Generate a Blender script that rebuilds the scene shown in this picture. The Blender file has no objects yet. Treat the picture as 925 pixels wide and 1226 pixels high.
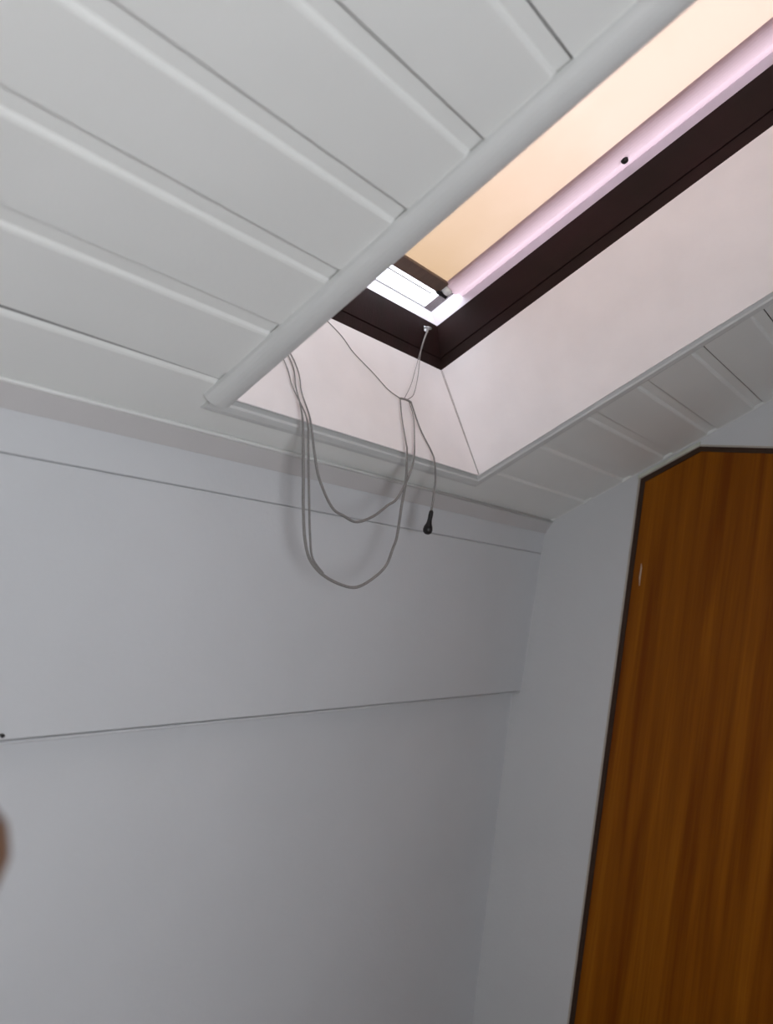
import bpy, bmesh, math, random
from mathutils import Vector, Matrix
random.seed(4)
SC = bpy.context.scene
COL = SC.collection

# ------------------------------------------------------------------ camera
cam = bpy.data.objects.new('camera', bpy.data.cameras.new('camera'))
COL.objects.link(cam)
right = Vector((0.76328997, 0.62940699, 0.14572321))
down = Vector((0.08087586, 0.13069453, -0.98811843))
fwd = Vector((-0.64097388, 0.76600638, 0.04885399))
M = Matrix.Identity(4)
for i in range(3):
    M[i][0] = right[i]; M[i][1] = -down[i]; M[i][2] = -fwd[i]
CAM = Vector((1.34498543, -2.5, 1.51749344))
M.translation = CAM
cam.matrix_world = M
cam.data.sensor_fit = 'VERTICAL'
cam.data.sensor_height = 36.0
cam.data.lens = 920.675 / 1226 * 36
cam.data.clip_start = 0.02
cam.data.dof.use_dof = True
cam.data.dof.focus_distance = 1.9
cam.data.dof.aperture_fstop = 2.2
SC.camera = cam

# ------------------------------------------------------------------ light
SC.view_settings.view_transform = 'Standard'
SC.view_settings.look = 'None'
SC.view_settings.gamma = 1.0
SC.view_settings.exposure = 0.0
SC.view_settings.use_curve_mapping = False
W = bpy.data.worlds.new('overcast_sky'); SC.world = W
W.use_nodes = True
bg = W.node_tree.nodes['Background']
bg.inputs[0].default_value = (0.93, 0.95, 1.0, 1)
bg.inputs[1].default_value = 7.0

def area(name, loc, target, sx, sy, power, color):
    l = bpy.data.lights.new(name, 'AREA'); l.shape = 'RECTANGLE'; l.size = sx; l.size_y = sy
    l.energy = power; l.color = color
    o = bpy.data.objects.new(name, l); COL.objects.link(o)
    o.location = loc
    o.rotation_euler = (Vector(target) - Vector(loc)).to_track_quat('-Z', 'Y').to_euler()
    return o
BACK = -3.5                                  # the wall behind the photographer
RX = 2.6                                     # the far side wall, with the room's other window
WY0, WY1, WZ0, WZ1 = -3.2, -2.25, 0.75, 1.80 # that window's opening
area('daylight_at_side_window', (RX+.11, (WY0+WY1)/2, (WZ0+WZ1)/2), (0, (WY0+WY1)/2, (WZ0+WZ1)/2),
     WZ1-WZ0-.06, WY1-WY0-.06, 49.0, (1.0, 0.99, 0.97))

# ------------------------------------------------------------------ helpers
TH = 0.5700908567643247
c, s = math.cos(TH), math.sin(TH)
ZC = 1.69
O = Vector((0, 0, ZC)); U = Vector((c, 0, s)); N = Vector((-s, 0, c)); Y = Vector((0, 1, 0))
X = Vector((1, 0, 0)); Z = Vector((0, 0, 1))
def P(u, y, n): return O + U*u + Y*y + N*n          # point in the frame of the sloping ceiling

def link(name, me, mat, parent=None):
    if mat: me.materials.append(mat)
    o = bpy.data.objects.new(name, me); COL.objects.link(o)
    if parent: o.parent = parent
    return o
def obj(name, bm, mat, parent=None, smooth=False):
    bmesh.ops.recalc_face_normals(bm, faces=bm.faces)
    me = bpy.data.meshes.new(name); bm.to_mesh(me); bm.free()
    if smooth:
        for p in me.polygons: p.use_smooth = True
    return link(name, me, mat, parent)
def add_prism(bm, prof, f0, f1):
    """prof: list of 2-D points; f0/f1 map a 2-D point to the two end sections."""
    a = [bm.verts.new(f0(*p)) for p in prof]; b = [bm.verts.new(f1(*p)) for p in prof]
    n = len(prof)
    for i in range(n): bm.faces.new((a[i], a[(i+1) % n], b[(i+1) % n], b[i]))
    bm.faces.new(a); bm.faces.new(b[::-1])
    return bm
def prism(prof, f0, f1): return add_prism(bmesh.new(), prof, f0, f1)
def add_hexa(bm, pts):
    v = [bm.verts.new(p) for p in pts]
    for f in ((0,1,2,3),(7,6,5,4),(0,4,5,1),(1,5,6,2),(2,6,7,3),(3,7,4,0)): bm.faces.new([v[i] for i in f])
    return bm
def add_box(bm, x0, x1, y0, y1, z0, z1):
    return add_hexa(bm, [(x0,y0,z0),(x1,y0,z0),(x1,y1,z0),(x0,y1,z0),(x0,y0,z1),(x1,y0,z1),(x1,y1,z1),(x0,y1,z1)])
def add_slope_box(bm, u0, u1, y0, y1, n0, n1):
    return add_hexa(bm, [P(u0,y0,n0),P(u1,y0,n0),P(u1,y1,n0),P(u0,y1,n0),P(u0,y0,n1),P(u1,y0,n1),P(u1,y1,n1),P(u0,y1,n1)])
def bevel(o, w, seg=2):
    m = o.modifiers.new('bevel', 'BEVEL'); m.width = w; m.segments = seg; m.limit_method = 'ANGLE'
    return o
def smooth_path(pts, sub=6):
    pts = [Vector(p) for p in pts]; out = []
    for i in range(len(pts)-1):
        p0 = pts[max(i-1, 0)]; p1 = pts[i]; p2 = pts[i+1]; p3 = pts[min(i+2, len(pts)-1)]
        for k in range(sub):
            t = k/sub
            out.append(0.5*((2*p1)+(p2-p0)*t+(2*p0-5*p1+4*p2-p3)*t*t+(3*p1-p0-3*p2+p3)*t**3))
    out.append(pts[-1]); return out
def add_tube(bm, pts, r, seg=8):
    pts = [Vector(p) for p in pts]; rs = r if isinstance(r, (list, tuple)) else [r]*len(pts)
    rings = []; up = Vector((0.3, 0.9, 0.2)).normalized()
    for i, p in enumerate(pts):
        d = (pts[min(i+1, len(pts)-1)] - pts[max(i-1, 0)]).normalized()
        a = d.cross(up)
        if a.length < 1e-3: a = d.cross(Vector((1, 0, 0)))
        a.normalize(); b = d.cross(a).normalized(); up = a.cross(d)
        rings.append([bm.verts.new(p + (a*math.cos(2*math.pi*k/seg) + b*math.sin(2*math.pi*k/seg))*rs[i]) for k in range(seg)])
    for i in range(len(rings)-1):
        for k in range(seg):
            bm.faces.new((rings[i][k], rings[i][(k+1) % seg], rings[i+1][(k+1) % seg], rings[i+1][k]))
    bm.faces.new(rings[0][::-1]); bm.faces.new(rings[-1])
    return bm
def add_lathe(bm, prof, origin, axis, seg=20):
    origin = Vector(origin); axis = Vector(axis).normalized()
    return add_tube(bm, [origin + axis*h for r, h in prof], [r for r, h in prof], seg)
def empty(name, loc=(0, 0, 0)):
    o = bpy.data.objects.new(name, None); COL.objects.link(o); o.location = loc; o.empty_display_size = .05
    return o
def adopt(root):
    """parts are modelled in world coordinates: keep them there under their root"""
    inv = Matrix.Translation(-Vector(root.location))
    for ch in root.children: ch.matrix_parent_inverse = inv
def tag(o, label, cat, group=None):
    o['label'] = label; o['category'] = cat
    if group: o['group'] = group
    return o
def structure(o): o['kind'] = 'structure'; return o

# ------------------------------------------------------------------ materials
def mat(name, col, rough=0.6, noise=0.0, scale=4.0, bump=0.0, bscale=60.0, col2=None, spec=0.4, metal=0.0, stretch=None):
    m = bpy.data.materials.new(name); m.use_nodes = True
    nt = m.node_tree; b = nt.nodes['Principled BSDF']
    b.inputs['Roughness'].default_value = rough
    b.inputs['Specular IOR Level'].default_value = spec
    b.inputs['Metallic'].default_value = metal
    tc = nt.nodes.new('ShaderNodeTexCoord'); mp = nt.nodes.new('ShaderNodeMapping')
    nt.links.new(tc.outputs['Object'], mp.inputs[0])
    if stretch: mp.inputs['Scale'].default_value = stretch
    n = nt.nodes.new('ShaderNodeTexNoise'); n.inputs['Scale'].default_value = scale; n.inputs['Detail'].default_value = 4
    nt.links.new(mp.outputs[0], n.inputs['Vector'])
    r = nt.nodes.new('ShaderNodeValToRGB')
    c2 = col2 or tuple(x*(1-noise) for x in col)
    r.color_ramp.elements[0].position = .3; r.color_ramp.elements[1].position = .7
    r.color_ramp.elements[0].color = (*c2, 1); r.color_ramp.elements[1].color = (*col, 1)
    nt.links.new(n.outputs['Fac'], r.inputs[0]); nt.links.new(r.outputs[0], b.inputs['Base Color'])
    if bump:
        n2 = nt.nodes.new('ShaderNodeTexNoise'); n2.inputs['Scale'].default_value = bscale; n2.inputs['Detail'].default_value = 3
        nt.links.new(mp.outputs[0], n2.inputs['Vector'])
        bp = nt.nodes.new('ShaderNodeBump'); bp.inputs['Strength'].default_value = bump; bp.inputs['Distance'].default_value = .002
        nt.links.new(n2.outputs['Fac'], bp.inputs['Height']); nt.links.new(bp.outputs[0], b.inputs['Normal'])
    return m
M_board = mat('painted_ceiling_board', (.79, .80, .78), .38, .05, 3, .25, 40)
M_bead = mat('painted_bead_trim', (.66, .67, .66), .35, .05, 4, .2, 40)
M_wall = mat('painted_knee_wall', (.61, .625, .645), .6, .05, 2.5, .3, 70)
M_gable = mat('painted_gable_wall', (.64, .65, .66), .6, .05, 2.5, .3, 70)
M_reveal = mat('reveal_plaster', (.93, .895, .90), .7, .05, 9, .35, 30)
M_frame = mat('dark_stained_wood', (.024, .009, .009), .5, 0, 5, .2, 50, col2=(.016, .008, .006), stretch=(1, 6, 1), spec=.2)
M_deck = mat('dark_roof_deck', (.05, .04, .035), .9, .2, 5)
M_backing = mat('roof_backing', (.30, .27, .25), .9, .2, 5)
M_floor = mat('floor_boards', (.14, .08, .05), .5, .4, 6, .2, 30, stretch=(6, .6, 1))
M_roomwall = mat('painted_room_wall', (.27, .24, .22), .7, .05, 3)
M_cord = mat('grey_cord', (.27, .258, .25), .8, .25, 300)
M_cordlight = mat('light_grey_cord', (.32, .30, .29), .8, .2, 300)
M_knob = mat('black_plastic', (.014, .012, .013), .4, .2, 20)
M_metal = mat('dull_metal', (.45, .44, .44), .35, .1, 30, metal=.8)
M_white = mat('white_plastic', (.85, .85, .83), .35, .02, 20)
M_brownbar = mat('brown_blind_bar', (.16, .10, .075), .45, .25, 12, stretch=(1, 5, 1))
M_sash = mat('pale_sash_paint', (.62, .57, .61), .4, .1, 12)
M_caulk = mat('grey_caulk', (.50, .47, .46), .8, .2, 60)
M_cornice = mat('shade_grey_cornice', (.56, .55, .55), .5, .06, 6)  # darker than the ceiling paint: the strip's shade is put into its colour
M_filler = mat('pale_filler', (.60, .62, .54), .6, .15, 30)
M_edge = mat('beige_plaster_edge', (.52, .46, .40), .8, .2, 15)
M_doorframe = mat('dark_door_frame', (.045, .020, .009), .7, .3, 8, stretch=(8, 8, .6))
M_darkwood = mat('dark_turned_wood', (.16, .085, .05), .35, .3, 8)
M_pale = mat('pale_bare_wood', (.62, .45, .30), .7, .2, 60)

def wood_door():
    m = bpy.data.materials.new('veneer_door'); m.use_nodes = True
    nt = m.node_tree; b = nt.nodes['Principled BSDF']; b.inputs['Roughness'].default_value = .42
    b.inputs['Specular IOR Level'].default_value = .12
    tc = nt.nodes.new('ShaderNodeTexCoord')
    def noise(sc, scale, det, dist=0):
        mp = nt.nodes.new('ShaderNodeMapping'); mp.inputs['Scale'].default_value = sc
        nt.links.new(tc.outputs['Object'], mp.inputs[0])
        n = nt.nodes.new('ShaderNodeTexNoise'); n.inputs['Scale'].default_value = scale
        n.inputs['Detail'].default_value = det; n.inputs['Distortion'].default_value = dist
        nt.links.new(mp.outputs[0], n.inputs['Vector']); return n
    a = noise((14, 1, .55), 1.6, 4, .4); f = noise((70, 1, 1.6), 2.0, 3)
    mx = nt.nodes.new('ShaderNodeMath'); mx.operation = 'MULTIPLY_ADD'; mx.inputs[1].default_value = .28
    nt.links.new(f.outputs['Fac'], mx.inputs[0]); nt.links.new(a.outputs['Fac'], mx.inputs[2])
    r = nt.nodes.new('ShaderNodeValToRGB'); e = r.color_ramp.elements
    e[0].position = .45; e[0].color = (.165, .040, .001, 1)
    e[1].position = 1.0; e[1].color = (.36, .124, .007, 1)
    k = e.new(.72); k.color = (.250, .076, .003, 1)
    nt.links.new(mx.outputs[0], r.inputs[0]); nt.links.new(r.outputs[0], b.inputs['Base Color'])
    return m
M_door = wood_door()

def translucent(name, col, trans, mix=.75, noise=None, rough=.6):
    m = bpy.data.materials.new(name); m.use_nodes = True; nt = m.node_tree
    nt.nodes.remove(nt.nodes['Principled BSDF'])
    out = nt.nodes['Material Output']
    d = nt.nodes.new('ShaderNodeBsdfDiffuse'); d.inputs[0].default_value = (*col, 1)
    t = nt.nodes.new('ShaderNodeBsdfTranslucent'); t.inputs[0].default_value = (*trans, 1)
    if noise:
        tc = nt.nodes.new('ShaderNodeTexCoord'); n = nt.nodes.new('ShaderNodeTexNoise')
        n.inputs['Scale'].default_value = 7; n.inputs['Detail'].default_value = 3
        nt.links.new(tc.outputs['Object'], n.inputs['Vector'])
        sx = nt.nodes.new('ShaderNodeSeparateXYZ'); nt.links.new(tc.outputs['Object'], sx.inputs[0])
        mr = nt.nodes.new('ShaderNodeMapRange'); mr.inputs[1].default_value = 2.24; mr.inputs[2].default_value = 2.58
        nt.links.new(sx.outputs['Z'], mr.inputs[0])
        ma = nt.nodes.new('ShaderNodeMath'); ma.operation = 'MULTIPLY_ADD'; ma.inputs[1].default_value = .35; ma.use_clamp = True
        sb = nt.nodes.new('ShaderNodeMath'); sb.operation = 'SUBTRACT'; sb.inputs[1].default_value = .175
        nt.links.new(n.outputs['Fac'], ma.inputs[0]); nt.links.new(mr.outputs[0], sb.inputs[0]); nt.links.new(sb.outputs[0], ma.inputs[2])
        r = nt.nodes.new('ShaderNodeValToRGB')                      # darker and yellower towards the lower hem
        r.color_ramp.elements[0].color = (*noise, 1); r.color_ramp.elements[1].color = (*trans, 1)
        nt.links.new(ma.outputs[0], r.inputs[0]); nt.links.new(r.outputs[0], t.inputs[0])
    x = nt.nodes.new('ShaderNodeMixShader'); x.inputs[0].default_value = mix
    nt.links.new(d.outputs[0], x.inputs[1]); nt.links.new(t.outputs[0], x.inputs[2]); nt.links.new(x.outputs[0], out.inputs[0])
    return m
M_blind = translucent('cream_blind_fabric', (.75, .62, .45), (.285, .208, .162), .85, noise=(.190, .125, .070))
M_rail = translucent('lilac_translucent_plastic', (.72, .62, .70), (.32, .235, .25), .85)

def glass():
    m = bpy.data.materials.new('window_glass'); m.use_nodes = True; nt = m.node_tree
    nt.nodes.remove(nt.nodes['Principled BSDF']); out = nt.nodes['Material Output']
    t = nt.nodes.new('ShaderNodeBsdfTransparent'); t.inputs[0].default_value = (.90, .91, .93, 1)
    g = nt.nodes.new('ShaderNodeBsdfGlossy'); g.inputs['Roughness'].default_value = .02
    x = nt.nodes.new('ShaderNodeMixShader'); x.inputs[0].default_value = .06
    nt.links.new(t.outputs[0], x.inputs[1]); nt.links.new(g.outputs[0], x.inputs[2]); nt.links.new(x.outputs[0], out.inputs[0])
    return m
M_glass = glass()

# ------------------------------------------------------------------ room shell
FL = -.18                                    # floor level
UE = RX / c                                  # ceiling length up the slope
OY0, OY1, OU0, OU1 = -1.572, -.6544, .1455, 1.74   # skylight opening in the ceiling plane
FY0, FY1, FU0, FU1 = -1.50, -.7273, .1912, 1.69    # where the reveals meet the window frame
H1, H2 = .318, .4315

structure(obj('floor', add_box(bmesh.new(), -.1, RX, BACK, .1, -.26, FL), M_floor))

# ceiling: backing deck with the skylight hole, clad in tongue-and-groove boards
ceil = structure(empty('ceiling'))
bm = bmesh.new()
for u0, u1, y0, y1 in ((-.2, OU0-.010, BACK-.1, .1), (OU1+.012, UE+.1, BACK-.1, .1), (OU0-.010, OU1+.012, BACK-.1, OY0-.012), (OU0-.010, OU1+.012, OY1+.010, .1)):
    add_slope_box(bm, u0, u1, y0, y1, .0135, .05)
obj('roof_deck', bm, M_deck, ceil)
PITCH = .1535; U0 = .0515; GROOVE = .027
def board_prof(a, b, u1):
    return [(a, .0125), (a, .0010), (a+.0010, 0), (b-.0090, 0), (b-.0045, .0018), (b, .0065), (u1-.0026, .0065), (u1-.0026, .0125)]
def board(prof, y0, y1, dy=0.0):
    return bevel_none(obj('board', prism(prof, lambda u, n: P(u, y0, n+dy), lambda u, n: P(u, y1, n+dy)), M_board, ceil))
def bevel_none(o): return o
LB, RB = -1.5985, -.6300        # board ends beside the opening (under the cover strips)
k = 0
while True:
    a = U0 + k*PITCH; u1 = a + PITCH; b = u1 - GROOVE
    if a > UE: break
    dy = random.uniform(-.0004, .0004)
    if k == 0:                   # lowest board: its groove strip has shrunk away, leaving the dark crack
        pr = [(a, .0125), (a, .0012), (a+.0012, 0), (b-.0090, 0), (b-.0045, .0018), (b, .0065), (b, .0070), (b-.030, .0080), (b-.030, .0125)]
        board(pr, BACK, LB); board(pr, RB, 0)
        board([(a, .0125), (a, .0012), (a+.0012, 0), (OU0-.030, 0), (OU0-.030, .0125)], LB, RB)
        o = obj('groove_strip', prism([(0, .0055), (1, .0055), (1, .0125), (0, .0125)],
                lambda t, n: P(b+.0170+t*(u1-b-.0188), BACK, n), lambda t, n: P(b+.0020+t*(u1-b-.0038), LB, n)), M_board, ceil)
        o = obj('groove_strip', add_slope_box(bmesh.new(), b+.0005, u1-.0018, RB, 0, .005, .0125), M_board, ceil)
    else:
        pr = board_prof(a, b, u1)
        if a < OU1 + .02:
            board(pr, BACK, LB, dy); board(pr, RB, 0, dy)
            if u1 > OU1 + .02:
                board([(OU1+.020, .0125), (OU1+.020, 0), (b-.0090, 0), (b-.0045, .0018), (b, .0065), (u1-.0026, .0065), (u1-.0026, .0125)], LB, RB)
        else: board(pr, BACK, 0, dy)
    k += 1
# narrow starter board against the knee wall
board([(-.02, .0125), (-.02, 0.004), (.0246, .004), (U0-.0026, .004), (U0-.0026, .0125)], BACK, 0)

# cornice strip between knee wall and ceiling
cor = structure(empty('trim_1'))
prof = [(-.01, ZC+.020), (.022, ZC+.020), (.0300, ZC+.0130), (.0090, ZC-.0296), (-.01, ZC-.0296)]
obj('cornice_strip', prism(prof, lambda x, z: Vector((x, BACK, z)), lambda x, z: Vector((x, 0, z))), M_cornice, cor)
prof = [(.029+.0048*math.cos(a), ZC+.0150+.0048*math.sin(a)) for a in [math.radians(30*k) for k in range(12)]]
obj('bead', prism(prof, lambda x, z: Vector((x, BACK, z)), lambda x, z: Vector((x, 0, z))), M_board, cor, smooth=True)

structure(obj('trim_5', add_slope_box(bmesh.new(), .0, UE, -.007, 0, -.0015, .0125), M_board))

# rounded cover strips round the skylight opening
def halfround(w, h, n=7, flat=.15):
    return [(0, .001)] + [(w*(.5-.5*math.cos(math.pi*(i/n))), -h*(flat+(1-flat)*math.sin(math.pi*(i/n)))) for i in range(n+1)] + [(w, .001)]
# left batten (thick, runs up the slope)
pr = halfround(.064, .022, 12, .10)
left_strip = obj('trim_2', prism(pr, lambda y, n: P(.134, -1.6195+y, n), lambda y, n: P(2.35, -1.6195+y, n)), M_bead, smooth=False)
structure(left_strip)
def bead(w, h): return [(0, .012), (0, -h*.6), (.0035, -h), (w*.55, -h*1.05), (w*.85, -h*.8), (w*.97, -h*.4), (w, -.001), (w, .012)]
pr = bead(.036, .009)
# bottom strip: from its inner (opening) edge outwards = down the slope; mitred with the right strip
ib, ir = OU0-.013, OY1+.011
structure(obj('trim_3', prism(pr, lambda t, n: P(ib-t, -1.60, n), lambda t, n: P(ib-t, ir+t, n)), M_bead))
structure(obj('trim_4', prism(pr, lambda t, n: P(ib-t, ir+t, n), lambda t, n: P(OU1+.03, ir+t, n)), M_bead))

# ------------------------------------------------------------------ skylight window
win = structure(empty('window_1', P((OU0+OU1)/2, (OY0+OY1)/2, H1)))
def quad_panel(name, inner, outer_dir, th, m):
    """inner: 4 room-side corners; pushed outwards by outer_dir*th"""
    d = outer_dir*th
    return obj(name, add_hexa(bmesh.new(), [*inner, *[p+d for p in inner]]), m, win)
e = .0
quad_panel('reveal_panel', [P(OU0,OY0,.0), P(OU0,OY1,.0), P(FU0,FY1,H1), P(FU0,FY0,H1)], -U, .003, M_reveal)
quad_panel('reveal_panel', [P(OU0,OY1,.0), P(OU1,OY1,.0), P(FU1,FY1,H1), P(FU0,FY1,H1)], Y, .003, M_reveal)
quad_panel('reveal_panel', [P(OU1,OY0,.0), P(OU1,OY1,.0), P(FU1,FY1,H1), P(FU1,FY0,H1)], U, .003, M_reveal)
quad_panel('reveal_panel', [P(OU0,OY0,.0), P(OU1,OY0,.0), P(FU1,FY0,H1), P(FU0,FY0,H1)], -Y, .003, M_reveal)
# dark outer frame: four sloping members, with a moulded step along the lower edge
GY0, GY1, GU0, GU1 = -1.47, -.7566, .2456, 1.64
def frame_member(c1, c2, d1, d2, outd, w):
    bm = bmesh.new()
    # c: room-side corners, d: upper corners
    add_hexa(bm, [c1, c2, c2+outd*w, c1+outd*w, d1, d2, d2+outd*w, d1+outd*w])
    return obj('frame_member', bm, M_frame, win)
a1,a2,a3,a4 = P(FU0,FY0,H1),P(FU0,FY1,H1),P(FU1,FY1,H1),P(FU1,FY0,H1)
b1,b2,b3,b4 = P(GU0,GY0,H2),P(GU0,GY1,H2),P(GU1,GY1,H2),P(GU1,GY0,H2)
o1,o2,o3,o4 = [P(u,y,H1) for u,y in ((FU0-.09,FY0-.09),(FU0-.09,FY1+.09),(FU1+.09,FY1+.09),(FU1+.09,FY0-.09))]
t1,t2,t3,t4 = [p+N*.22 for p in (o1,o2,o3,o4)]
g1,g2,g3,g4 = [P(u,y,H2+.105) for u,y in ((GU0+.0,GY0),(GU0+.0,GY1),(GU1,GY1),(GU1,GY0))]
def member(i, j):
    A=[a1,a2,a3,a4]; B=[b1,b2,b3,b4]; Oo=[o1,o2,o3,o4]; T=[t1,t2,t3,t4]; G=[g1,g2,g3,g4]
    bm = bmesh.new()
    def sec(k):
        # small quirk one fifth of the way up the face
        q1 = A[k].lerp(B[k], .24); q2 = A[k].lerp(B[k], .28)
        rec = (Oo[k]-A[k]).normalized()*.006
        return [A[k], q1, q1+rec, q2+rec, q2, B[k], B[k]+(Oo[k]-A[k]).normalized()*.035, G[k]+(Oo[k]-A[k]).normalized()*.035, T[k], Oo[k]]
    va = [bm.verts.new(p) for p in sec(i)]; vb = [bm.verts.new(p) for p in sec(j)]
    n = len(va)
    for q in range(n): bm.faces.new((va[q], va[(q+1)%n], vb[(q+1)%n], vb[q]))
    bm.faces.new(va); bm.faces.new(vb[::-1])
    obj('frame_member', bm, M_frame, win)
for i, j in ((0,1),(1,2),(2,3),(3,0)): member(i, j)
# pale sash ledge between the dark frame and the glass
for i, j in ((0,1),(1,2),(2,3),(3,0)):
    B=[b1,b2,b3,b4]; Oo=[o1,o2,o3,o4]
    d0 = [(Oo[k]+N*(H2-H1)-B[k]).normalized() for k in (i, j)]
    bm = bmesh.new()
    add_hexa(bm, [B[i]+d0[0]*.002+N*.001, B[j]+d0[1]*.002+N*.001, B[j]+d0[1]*.033+N*.030, B[i]+d0[0]*.033+N*.030,
                  B[i]+d0[0]*.002+N*.055, B[j]+d0[1]*.002+N*.055, B[j]+d0[1]*.033+N*.056, B[i]+d0[0]*.033+N*.056])
    obj('sash_ledge', bm, M_sash, win)
# caulk in the two visible reveal corners
for cu, cy, fu, fy in ((OU0, OY1, FU0, FY1), (OU1, OY1, FU1, FY1)):
    bm = bmesh.new(); add_tube(bm, [P(cu, cy, .002), P(fu, fy, H1-.002)], [.0030, .0045], 8)
    obj('caulk_line', bm, M_caulk, win, smooth=True)
# glass pane set in its rebate, and outer casing that keeps the joint light-tight
obj('glass_pane', add_slope_box(bmesh.new(), GU0-.036, GU1+.036, GY0-.036, GY1+.036, .488, .494), M_glass, win)
adopt(win)

# roof outside, so that no sky leaks round the window
roof = bmesh.new()
for u0, u1, y0, y1 in ((-.5, FU0-.085, BACK-.3, .3), (FU1+.085, UE+.3, BACK-.3, .3), (FU0-.085, FU1+.085, BACK-.3, FY0-.085), (FU0-.085, FU1+.085, FY1+.085, .3)):
    add_slope_box(roof, u0, u1, y0, y1, .36, .44)
structure(obj('roof', roof, M_backing))

# ------------------------------------------------------------------ roller blind inside the window
HB = .460
blind = empty('roller_blind', P(.345, -1.12, HB))
tag(blind, 'cream translucent roller blind drawn down inside the dark skylight frame', 'blind')
bm = bmesh.new()
nu = 60                                    # fabric with slight sag waves
def fab(y, k, off):
    u = .358 + (1.60-.358)*k/nu
    return P(u, y, HB + .014 + .0012*math.sin(k*.5) + .0008*math.sin(k*.83+y*4) + off)
ys = [-1.43 + (.605)*i/6 for i in range(7)]
ga = [[bm.verts.new(fab(y, k, 0)) for y in ys] for k in range(nu+1)]
for k in range(nu):
    for i in range(6): bm.faces.new((ga[k][i], ga[k][i+1], ga[k+1][i+1], ga[k+1][i]))
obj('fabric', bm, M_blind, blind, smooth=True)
bevel(obj('bottom_bar', add_slope_box(bmesh.new(), .3245, .3640, -1.43, -.842, HB-.006, HB+.008), M_brownbar, blind), .003)
# lilac side channel: rounded tube with a flange, white cap at its lower end
rc = P(.352, -.812, HB+.002); re_ = P(1.62, -.812, HB+.002)
bm = bmesh.new(); n = 12
prof = [(.030*math.cos(math.pi+math.pi*i/n), .016*math.sin(math.pi+math.pi*i/n)) for i in range(n+1)]
prof = [(-.034, .002), (-.031, -.001)] + prof[1:-1] + [(.0315, -.002), (.068, -.002), (.068, .003), (.068, .004), (.068, .005)]
prof = prof[:-2]                        # an open, single-walled channel
va = [bm.verts.new(rc+Y*y+N*m_) for y, m_ in prof]; vb = [bm.verts.new(re_+Y*y+N*m_) for y, m_ in prof]
for q in range(len(prof)-1): bm.faces.new((va[q], va[q+1], vb[q+1], vb[q]))
obj('side_channel', bm, M_rail, blind)
cap = bmesh.new(); add_lathe(cap, [(.006, 0), (.012, .003), (.014, .008), (.014, .018), (.010, .022)], P(.334, -.828, HB-.006), U, 16)
obj('end_cap', cap, M_white, blind, smooth=True)
bm = bmesh.new(); add_slope_box(bm, .322, .334, -.852, -.806, HB-.010, HB+.006)
bevel(obj('end_bracket', bm, M_knob, blind), .002)
bm = bmesh.new(); add_lathe(bm, [(.003, -.012), (.008, -.009), (.0095, -.004), (.0095, .002)], P(.8934, -.800, HB-.010), N, 14)
obj('screw_knob', bm, M_knob, blind, smooth=True)
bm = bmesh.new(); add_tube(bm, [P(.313, -1.43, HB-.002), P(.311, -.86, HB-.002)], .0022, 6)
obj('bottom_rod', bm, M_metal, blind)
adopt(blind)

# ------------------------------------------------------------------ knee wall (left in the photo)
lw = structure(empty('wall_left'))
def yprism(name, prof, m, parent, y0=BACK, y1=0.0):
    return obj(name, prism(prof, lambda x, z: Vector((x, y0, z)), lambda x, z: Vector((x, y1, z))), m, parent)
yprism('frieze_panel', [(-.02, 1.5859), (.0015, 1.5859), (.0042, 1.5885), (.0045, 1.72), (-.02, 1.72)], M_wall, lw)
yprism('upper_panel', [(-.02, 1.0885), (-.0075, 1.0870), (-.0035, 1.0905), (.0025, 1.581), (.001, 1.5848), (-.02, 1.5857)], M_wall, lw)
yprism('seam_lath', [(-.02, 1.0790), (-.008, 1.0790), (-.0055, 1.0815), (-.0055, 1.0835), (-.0085, 1.0855), (-.02, 1.0860)], M_wall, lw)
yprism('lower_panel', [(-.10, FL-.02), (-.012, FL-.02), (-.036, 1.0), (-.038, 1.10), (-.10, 1.10)], M_wall, lw)
yprism('core', [(-.16, FL-.08), (-.06, FL-.08), (-.06, 1.105), (-.018, 1.105), (-.018, 1.80), (-.16, 1.80)], M_backing, lw, BACK-.1, .1)

# ------------------------------------------------------------------ gable wall with the door (right in the photo)
DX0, DX1, DZ = .3303, 1.10, ZC+.3049
def zceil(x): return ZC + math.tan(TH)*x
SL = .0359
def zslant(x): return ZC + math.tan(TH)*(x-SL)
xs = SL + .3049/math.tan(TH)                 # where the slanted head meets the level head
gw = bmesh.new()
G0, G1 = 0.0, .12
f0 = lambda x, z: Vector((x, G0, z)); f1 = lambda x, z: Vector((x, G1, z))
add_prism(gw, [(-.16, FL-.08), (DX0, FL-.08), (DX0, zslant(DX0)), (DX0, zceil(DX0)+.02), (-.16, zceil(-.16)+.02)], f0, f1)
add_prism(gw, [(DX0, zslant(DX0)), (xs, DZ), (xs, zceil(xs)+.02), (DX0, zceil(DX0)+.02)], f0, f1)
add_prism(gw, [(xs, DZ), (DX1, DZ), (DX1, zceil(DX1)+.02), (xs, zceil(xs)+.02)], f0, f1)
add_prism(gw, [(DX1, FL-.08), (RX+.1, FL-.08), (RX+.1, zceil(RX+.1)+.02), (DX1, zceil(DX1)+.02)], f0, f1)
structure(obj('wall_right', gw, M_gable))

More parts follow.
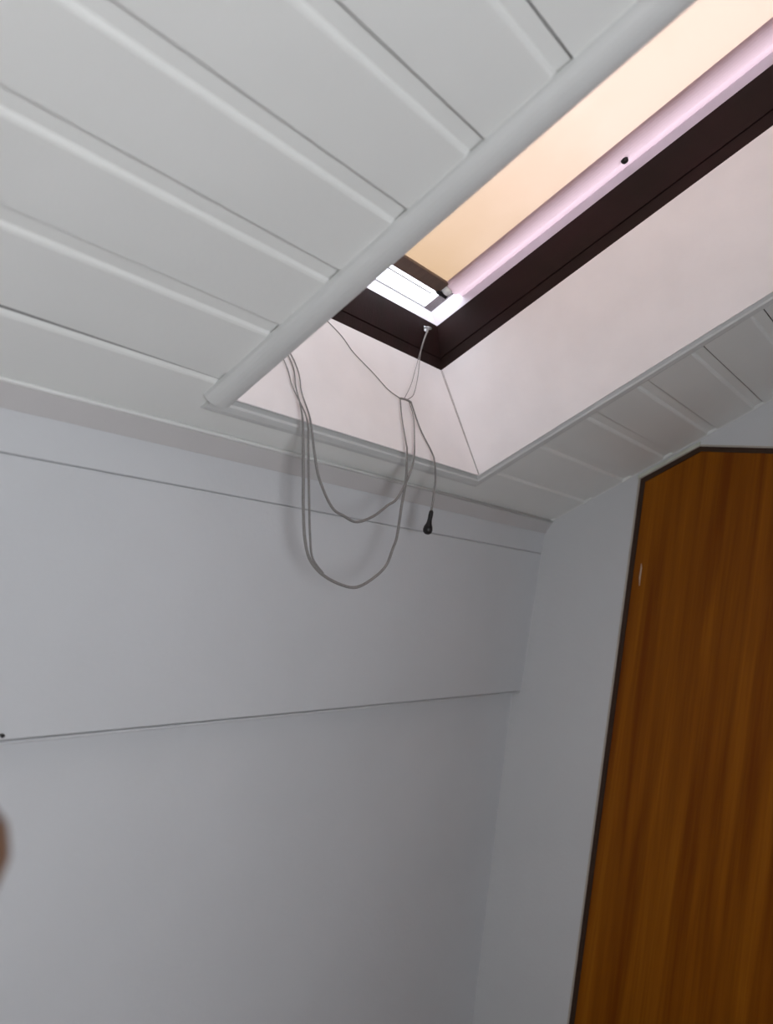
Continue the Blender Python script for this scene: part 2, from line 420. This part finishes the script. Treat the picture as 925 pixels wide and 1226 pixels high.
door = structure(empty('door_1', (DX0, 0, 0)))
def inset(d):
    t = math.tan(TH)
    x0 = DX0+d; z1 = DZ-d
    sh = d/math.cos(TH)
    zz = lambda x: zslant(x)-sh
    return [(x0, FL), (x0, zz(x0)), (SL+(z1+sh-ZC)/t, z1), (DX1-d, z1), (DX1-d, FL)]
def ring(name, A, B, y0, y1, m, parent):
    bm = bmesh.new()
    for i in range(len(A)-1):
        q = [A[i], A[i+1], B[i+1], B[i]]
        add_prism(bm, q, lambda x, z: Vector((x, y0, z)), lambda x, z: Vector((x, y1, z)))
    return obj(name, bm, m, parent)
ring('plaster_edge', inset(-.004), inset(.0015), -.0025, .02, M_edge, door)
ring('door_frame', inset(.0015), inset(.016), .001, .11, M_doorframe, door)
L = inset(.0175)
leaf = obj('door_leaf', prism(L, lambda x, z: Vector((x, .004, z+.006 if z == FL else z)), lambda x, z: Vector((x, .045, z+.006 if z == FL else z))), M_door, door)
# pale slanting filler strip between ceiling and the cut corner of the door
bm = bmesh.new(); t0 = zslant(DX0-.004)
add_prism(bm, [(DX0-.006, zslant(DX0-.006)+.002), (xs+.001, DZ+.001), (xs+.001, DZ+.013), (DX0-.006, zslant(DX0-.006)+.013)],
          lambda x, z: Vector((x, -.007, z)), lambda x, z: Vector((x, .01, z)))
obj('filler_strip', bm, M_filler, door)
bm = bmesh.new()
add_tube(bm, [(.3755, -.001, 1.523), (.3735, -.0018, 1.552), (.3745, -.0022, 1.580), (.3725, -.001, 1.596)], [.0012, .0030, .0026, .001], 6)
o = obj('hinge_chip', bm, M_pale, door); o['label'] = 'pale chip of bare wood on the dark door edge'
bm = bmesh.new(); add_lathe(bm, [(.026, 0), (.026, .004), (.010, .007), (.009, .045)], (DX1-.09, .004, 1.02), (0, -1, 0), 16)
add_tube(bm, [(DX1-.09, -.038, 1.02), (DX1-.15, -.042, 1.02), (DX1-.205, -.038, 1.018)], .008, 10)
obj('door_handle', bm, M_metal, door, smooth=True)
adopt(door)

# ------------------------------------------------------------------ walls behind the camera
structure(obj('wall_back', add_box(bmesh.new(), -.16, RX+.1, BACK-.12, BACK, FL-.08, 3.6), M_roomwall))
bwm = bmesh.new()
for y0, y1, z0, z1 in ((BACK-.1, WY0, FL-.08, 3.7), (WY1, .1, FL-.08, 3.7), (WY0, WY1, FL-.08, WZ0), (WY0, WY1, WZ1, 3.7)):
    add_box(bwm, RX, RX+.12, y0, y1, z0, z1)
structure(obj('wall_opposite', bwm, M_roomwall))
w2 = structure(empty('window_2', (RX, (WY0+WY1)/2, WZ0)))
for a in ((WY0, WY0+.04, WZ0, WZ1), (WY1-.04, WY1, WZ0, WZ1), (WY0+.04, WY1-.04, WZ0, WZ0+.04), (WY0+.04, WY1-.04, WZ1-.04, WZ1)):
    obj('frame_member', add_box(bmesh.new(), RX+.02, RX+.07, a[0], a[1], a[2], a[3]), M_white, w2)
obj('glass_pane', add_box(bmesh.new(), RX+.046, RX+.050, WY0+.04, WY1-.04, WZ0+.04, WZ1-.04), M_glass, w2)
adopt(w2)

# ------------------------------------------------------------------ pull cord hanging from the skylight
cord = empty('pull_cord', (-.0514, -.763, 2.179))
tag(cord, 'grey cord hanging in two loops below the skylight, ending in a dark knob', 'cord')
def cordpart(name, pts, r=.0021, m=M_cord):
    bm = bmesh.new(); add_tube(bm, smooth_path(pts), r, 8); return obj(name, bm, m, cord, smooth=True)
top_hidden = tuple(P(.196, -1.462, .29))
def cord_radius(pts, lo, hi):
    """the cord is slack and fluffed out below the opening, drawn thin above it"""
    out = []
    for p in smooth_path(pts):
        t = min(1, max(0, (p.z - 1.70)/.12)); out.append(lo + (hi-lo)*t)
    return out
FRONT = (-0.013, -0.8108, 2.1608)       # point on the dark frame's lower corner where the cord comes out
cordpart('upper_cord', [tuple(P(.2000,-1.30,.335))]+[(0.019, -1.1953, 2.0244), (0.0361, -1.1506, 1.9868), (0.052, -1.0843, 1.9519), (0.0651, -1.0367, 1.9232), (0.0706, -0.9889, 1.9111)], .0013)
cordpart('upper_cord', [FRONT]+[(-0.0054, -0.8343, 2.1165), (-0.0031, -0.8428, 2.0729), (0.0305, -0.8812, 1.9991), (0.0577, -0.9213, 1.9394), (0.0677, -0.9547, 1.9174)], [.0024]*10+[.0012]*21, M_cordlight)
cordpart('upper_cord', [FRONT]+[(-0.0047, -0.8378, 2.1105), (0.0117, -0.8701, 2.0404), (0.0453, -0.9228, 1.9667), (0.0684, -0.9696, 1.9159)], .0010, M_cordlight)
for name, pts, lo, hi in (
    ('long_loop', [(0.0756, -1.3853, 1.9002), (0.1035, -1.3812, 1.839), (0.142, -1.3834, 1.7685), (0.142, -1.3592, 1.6662), (0.142, -1.3405, 1.5779), (0.142, -1.3219, 1.5142), (0.142, -1.2975, 1.4722), (0.142, -1.2512, 1.4421), (0.142, -1.1861, 1.4233), (0.142, -1.1299, 1.4206), (0.142, -1.0743, 1.4461), (0.142, -1.034, 1.4798), (0.142, -1.0177, 1.5229), (0.142, -1.0085, 1.5552), (0.142, -1.0076, 1.6375), (0.142, -1.0056, 1.7013), (0.142, -1.0182, 1.769), (0.1257, -1.0058, 1.7901), (0.0959, -1.0007, 1.8555), (0.0717, -0.9897, 1.9087)], .0036, .0016),
    ('short_loop', [(0.0756, -1.3726, 1.9001), (0.1076, -1.3655, 1.8299), (0.1324, -1.3527, 1.7754), (0.142, -1.3348, 1.7074), (0.142, -1.307, 1.6512), (0.142, -1.2545, 1.5952), (0.142, -1.2092, 1.5801), (0.142, -1.1639, 1.5721), (0.142, -1.1079, 1.593), (0.142, -1.0613, 1.6258), (0.142, -1.03, 1.6469), (0.142, -0.999, 1.7024), (0.142, -0.9864, 1.7516), (0.1223, -0.9681, 1.7977), (0.0903, -0.9468, 1.8678), (0.0684, -0.9516, 1.9159)], .0032, .0015),
    ('second_strand', [(0.0814, -1.4031, 1.8874), (0.1047, -1.3919, 1.8362), (0.142, -1.3714, 1.7712), (0.142, -1.3521, 1.704), (0.142, -1.3258, 1.5927), (0.142, -1.3091, 1.5266), (0.142, -1.2906, 1.4765), (0.143, -1.2512, 1.4451)], .0026, .0013)):
    pts = [top_hidden] + pts
    cordpart(name, pts, cord_radius(pts, lo, hi))
pts = [(0.0705, -0.9423, 1.9114), (0.1014, -0.9263, 1.8435), (0.1249, -0.8971, 1.792), (0.142, -0.8986, 1.7634), (0.142, -0.8835, 1.7172), (0.142, -0.8813, 1.662), (0.142, -0.8823, 1.6352)]
cordpart('pull_strand', pts, cord_radius(pts, .0030, .0020))
bm = bmesh.new(); add_tube(bm, smooth_path([(0.0702, -0.9920, 1.9105), (.0725, -.978, 1.9125), (.0715, -.960, 1.9135), (0.0700, -0.9400, 1.9120)], 4), [.0015]+[.0028]*11+[.0015], 8)
obj('knot', bm, M_cord, cord, smooth=True)
kd = Vector((0, -.0050, -.0565)).normalized()
bm = bmesh.new(); add_lathe(bm, [(.003, -.004), (.0058, .0), (.0064, .010), (.0060, .022), (.0075, .032), (.0115, .041), (.0128, .049), (.0110, .056), (.0060, .0605), (.001, .0615)], (0.142, -0.8813, 1.634), kd, 18)
o = obj('pull_knob', bm, M_knob, cord, smooth=True); o['label'] = 'dark bell-shaped pull knob'
adopt(cord)
# small metal guide on the corner of the frame that the cord runs through
bm = bmesh.new()
g = Vector(FRONT); fn = Vector((0.9924, -0.0, 0.1228))
add_tube(bm, smooth_path([g-fn*.012+Y*.008, g+fn*.002+Y*.008, g+fn*.006, g+fn*.002-Y*.008, g-fn*.012-Y*.008], 4), .0020, 8)
add_hexa(bm, [g-fn*.012+Y*a+Vector((.004, 0, -1)).normalized()*b + fn*d for d in (0, .003) for a, b in ((-.010, -.006), (.012, -.006), (.012, .052), (-.004, .052))])
tag(obj('cord_guide', bm, M_metal, None, smooth=True), 'small dull metal cord guide in the corner of the dark skylight frame', 'hook')

# small dark nail above the seam of the knee wall
bm = bmesh.new(); add_lathe(bm, [(.002, -.012), (.002, .004), (.0035, .005), (.0035, .007), (.003, .009)], (-.002, -1.842, 1.099), (1, 0, 0), 12)
tag(obj('nail', bm, M_knob, None, smooth=True), 'small dark nail in the left wall just above the horizontal seam', 'nail')

# ------------------------------------------------------------------ coat stand standing in for an unidentified brown shape at the left edge
KC = Vector((.8782, -2.2896, 1.3033))
side = Vector((-.763, -.629, 0)).normalized()
pole = KC + side*.17; pole.z = 0
cs = empty('coat_stand_proxy', pole)
tag(cs, 'brown wooden coat stand, its peg knob a stand-in for an unidentified brown shape at the left edge', 'coat stand')
bm = bmesh.new(); add_lathe(bm, [(.03, .10), (.034, .13), (.022, .17), (.019, .6), (.024, .66), (.018, .72), (.018, 1.14), (.026, 1.17), (.026, 1.25), (.018, 1.30), (.016, 1.34), (.024, 1.37), (.020, 1.40), (.004, 1.415)], pole, (0, 0, 1), 20)
obj('pole', bm, M_darkwood, cs, smooth=True)
def arm(d, z0, z1, reach):
    bm = bmesh.new(); b0 = pole + Vector((0, 0, z0))
    tip = pole + d*reach + Vector((0, 0, z1))
    add_tube(bm, smooth_path([b0, b0 + d*reach*.5 + Vector((0, 0, (z1-z0)*.25)), tip], 6), .009, 10)
    add_lathe(bm, [(.006, -.036), (.018, -.031), (.028, -.018), (.0325, 0), (.028, .018), (.018, .029), (.004, .034)], tip, Vector((0, 0, 1)), 20)
    obj('peg', bm, M_darkwood, cs, smooth=True)
perp = Vector((-side.y, side.x, 0))
arm(-side, 1.21, KC.z, .17)
arm(perp, 1.21, KC.z, .17); arm(-perp, 1.21, KC.z, .17); arm(side, 1.21, KC.z, .17)
for k in range(3):
    a = math.radians(50 + 120*k); d = Vector((math.cos(a), math.sin(a), 0))
    bm = bmesh.new(); add_tube(bm, smooth_path([pole+Vector((0,0,.16))+d*.015, pole+d*.12+Vector((0,0,.10)), pole+d*.24+Vector((0,0,.018))], 6), .0165, 10)
    obj('foot', bm, M_darkwood, cs, smooth=True)
adopt(cs)
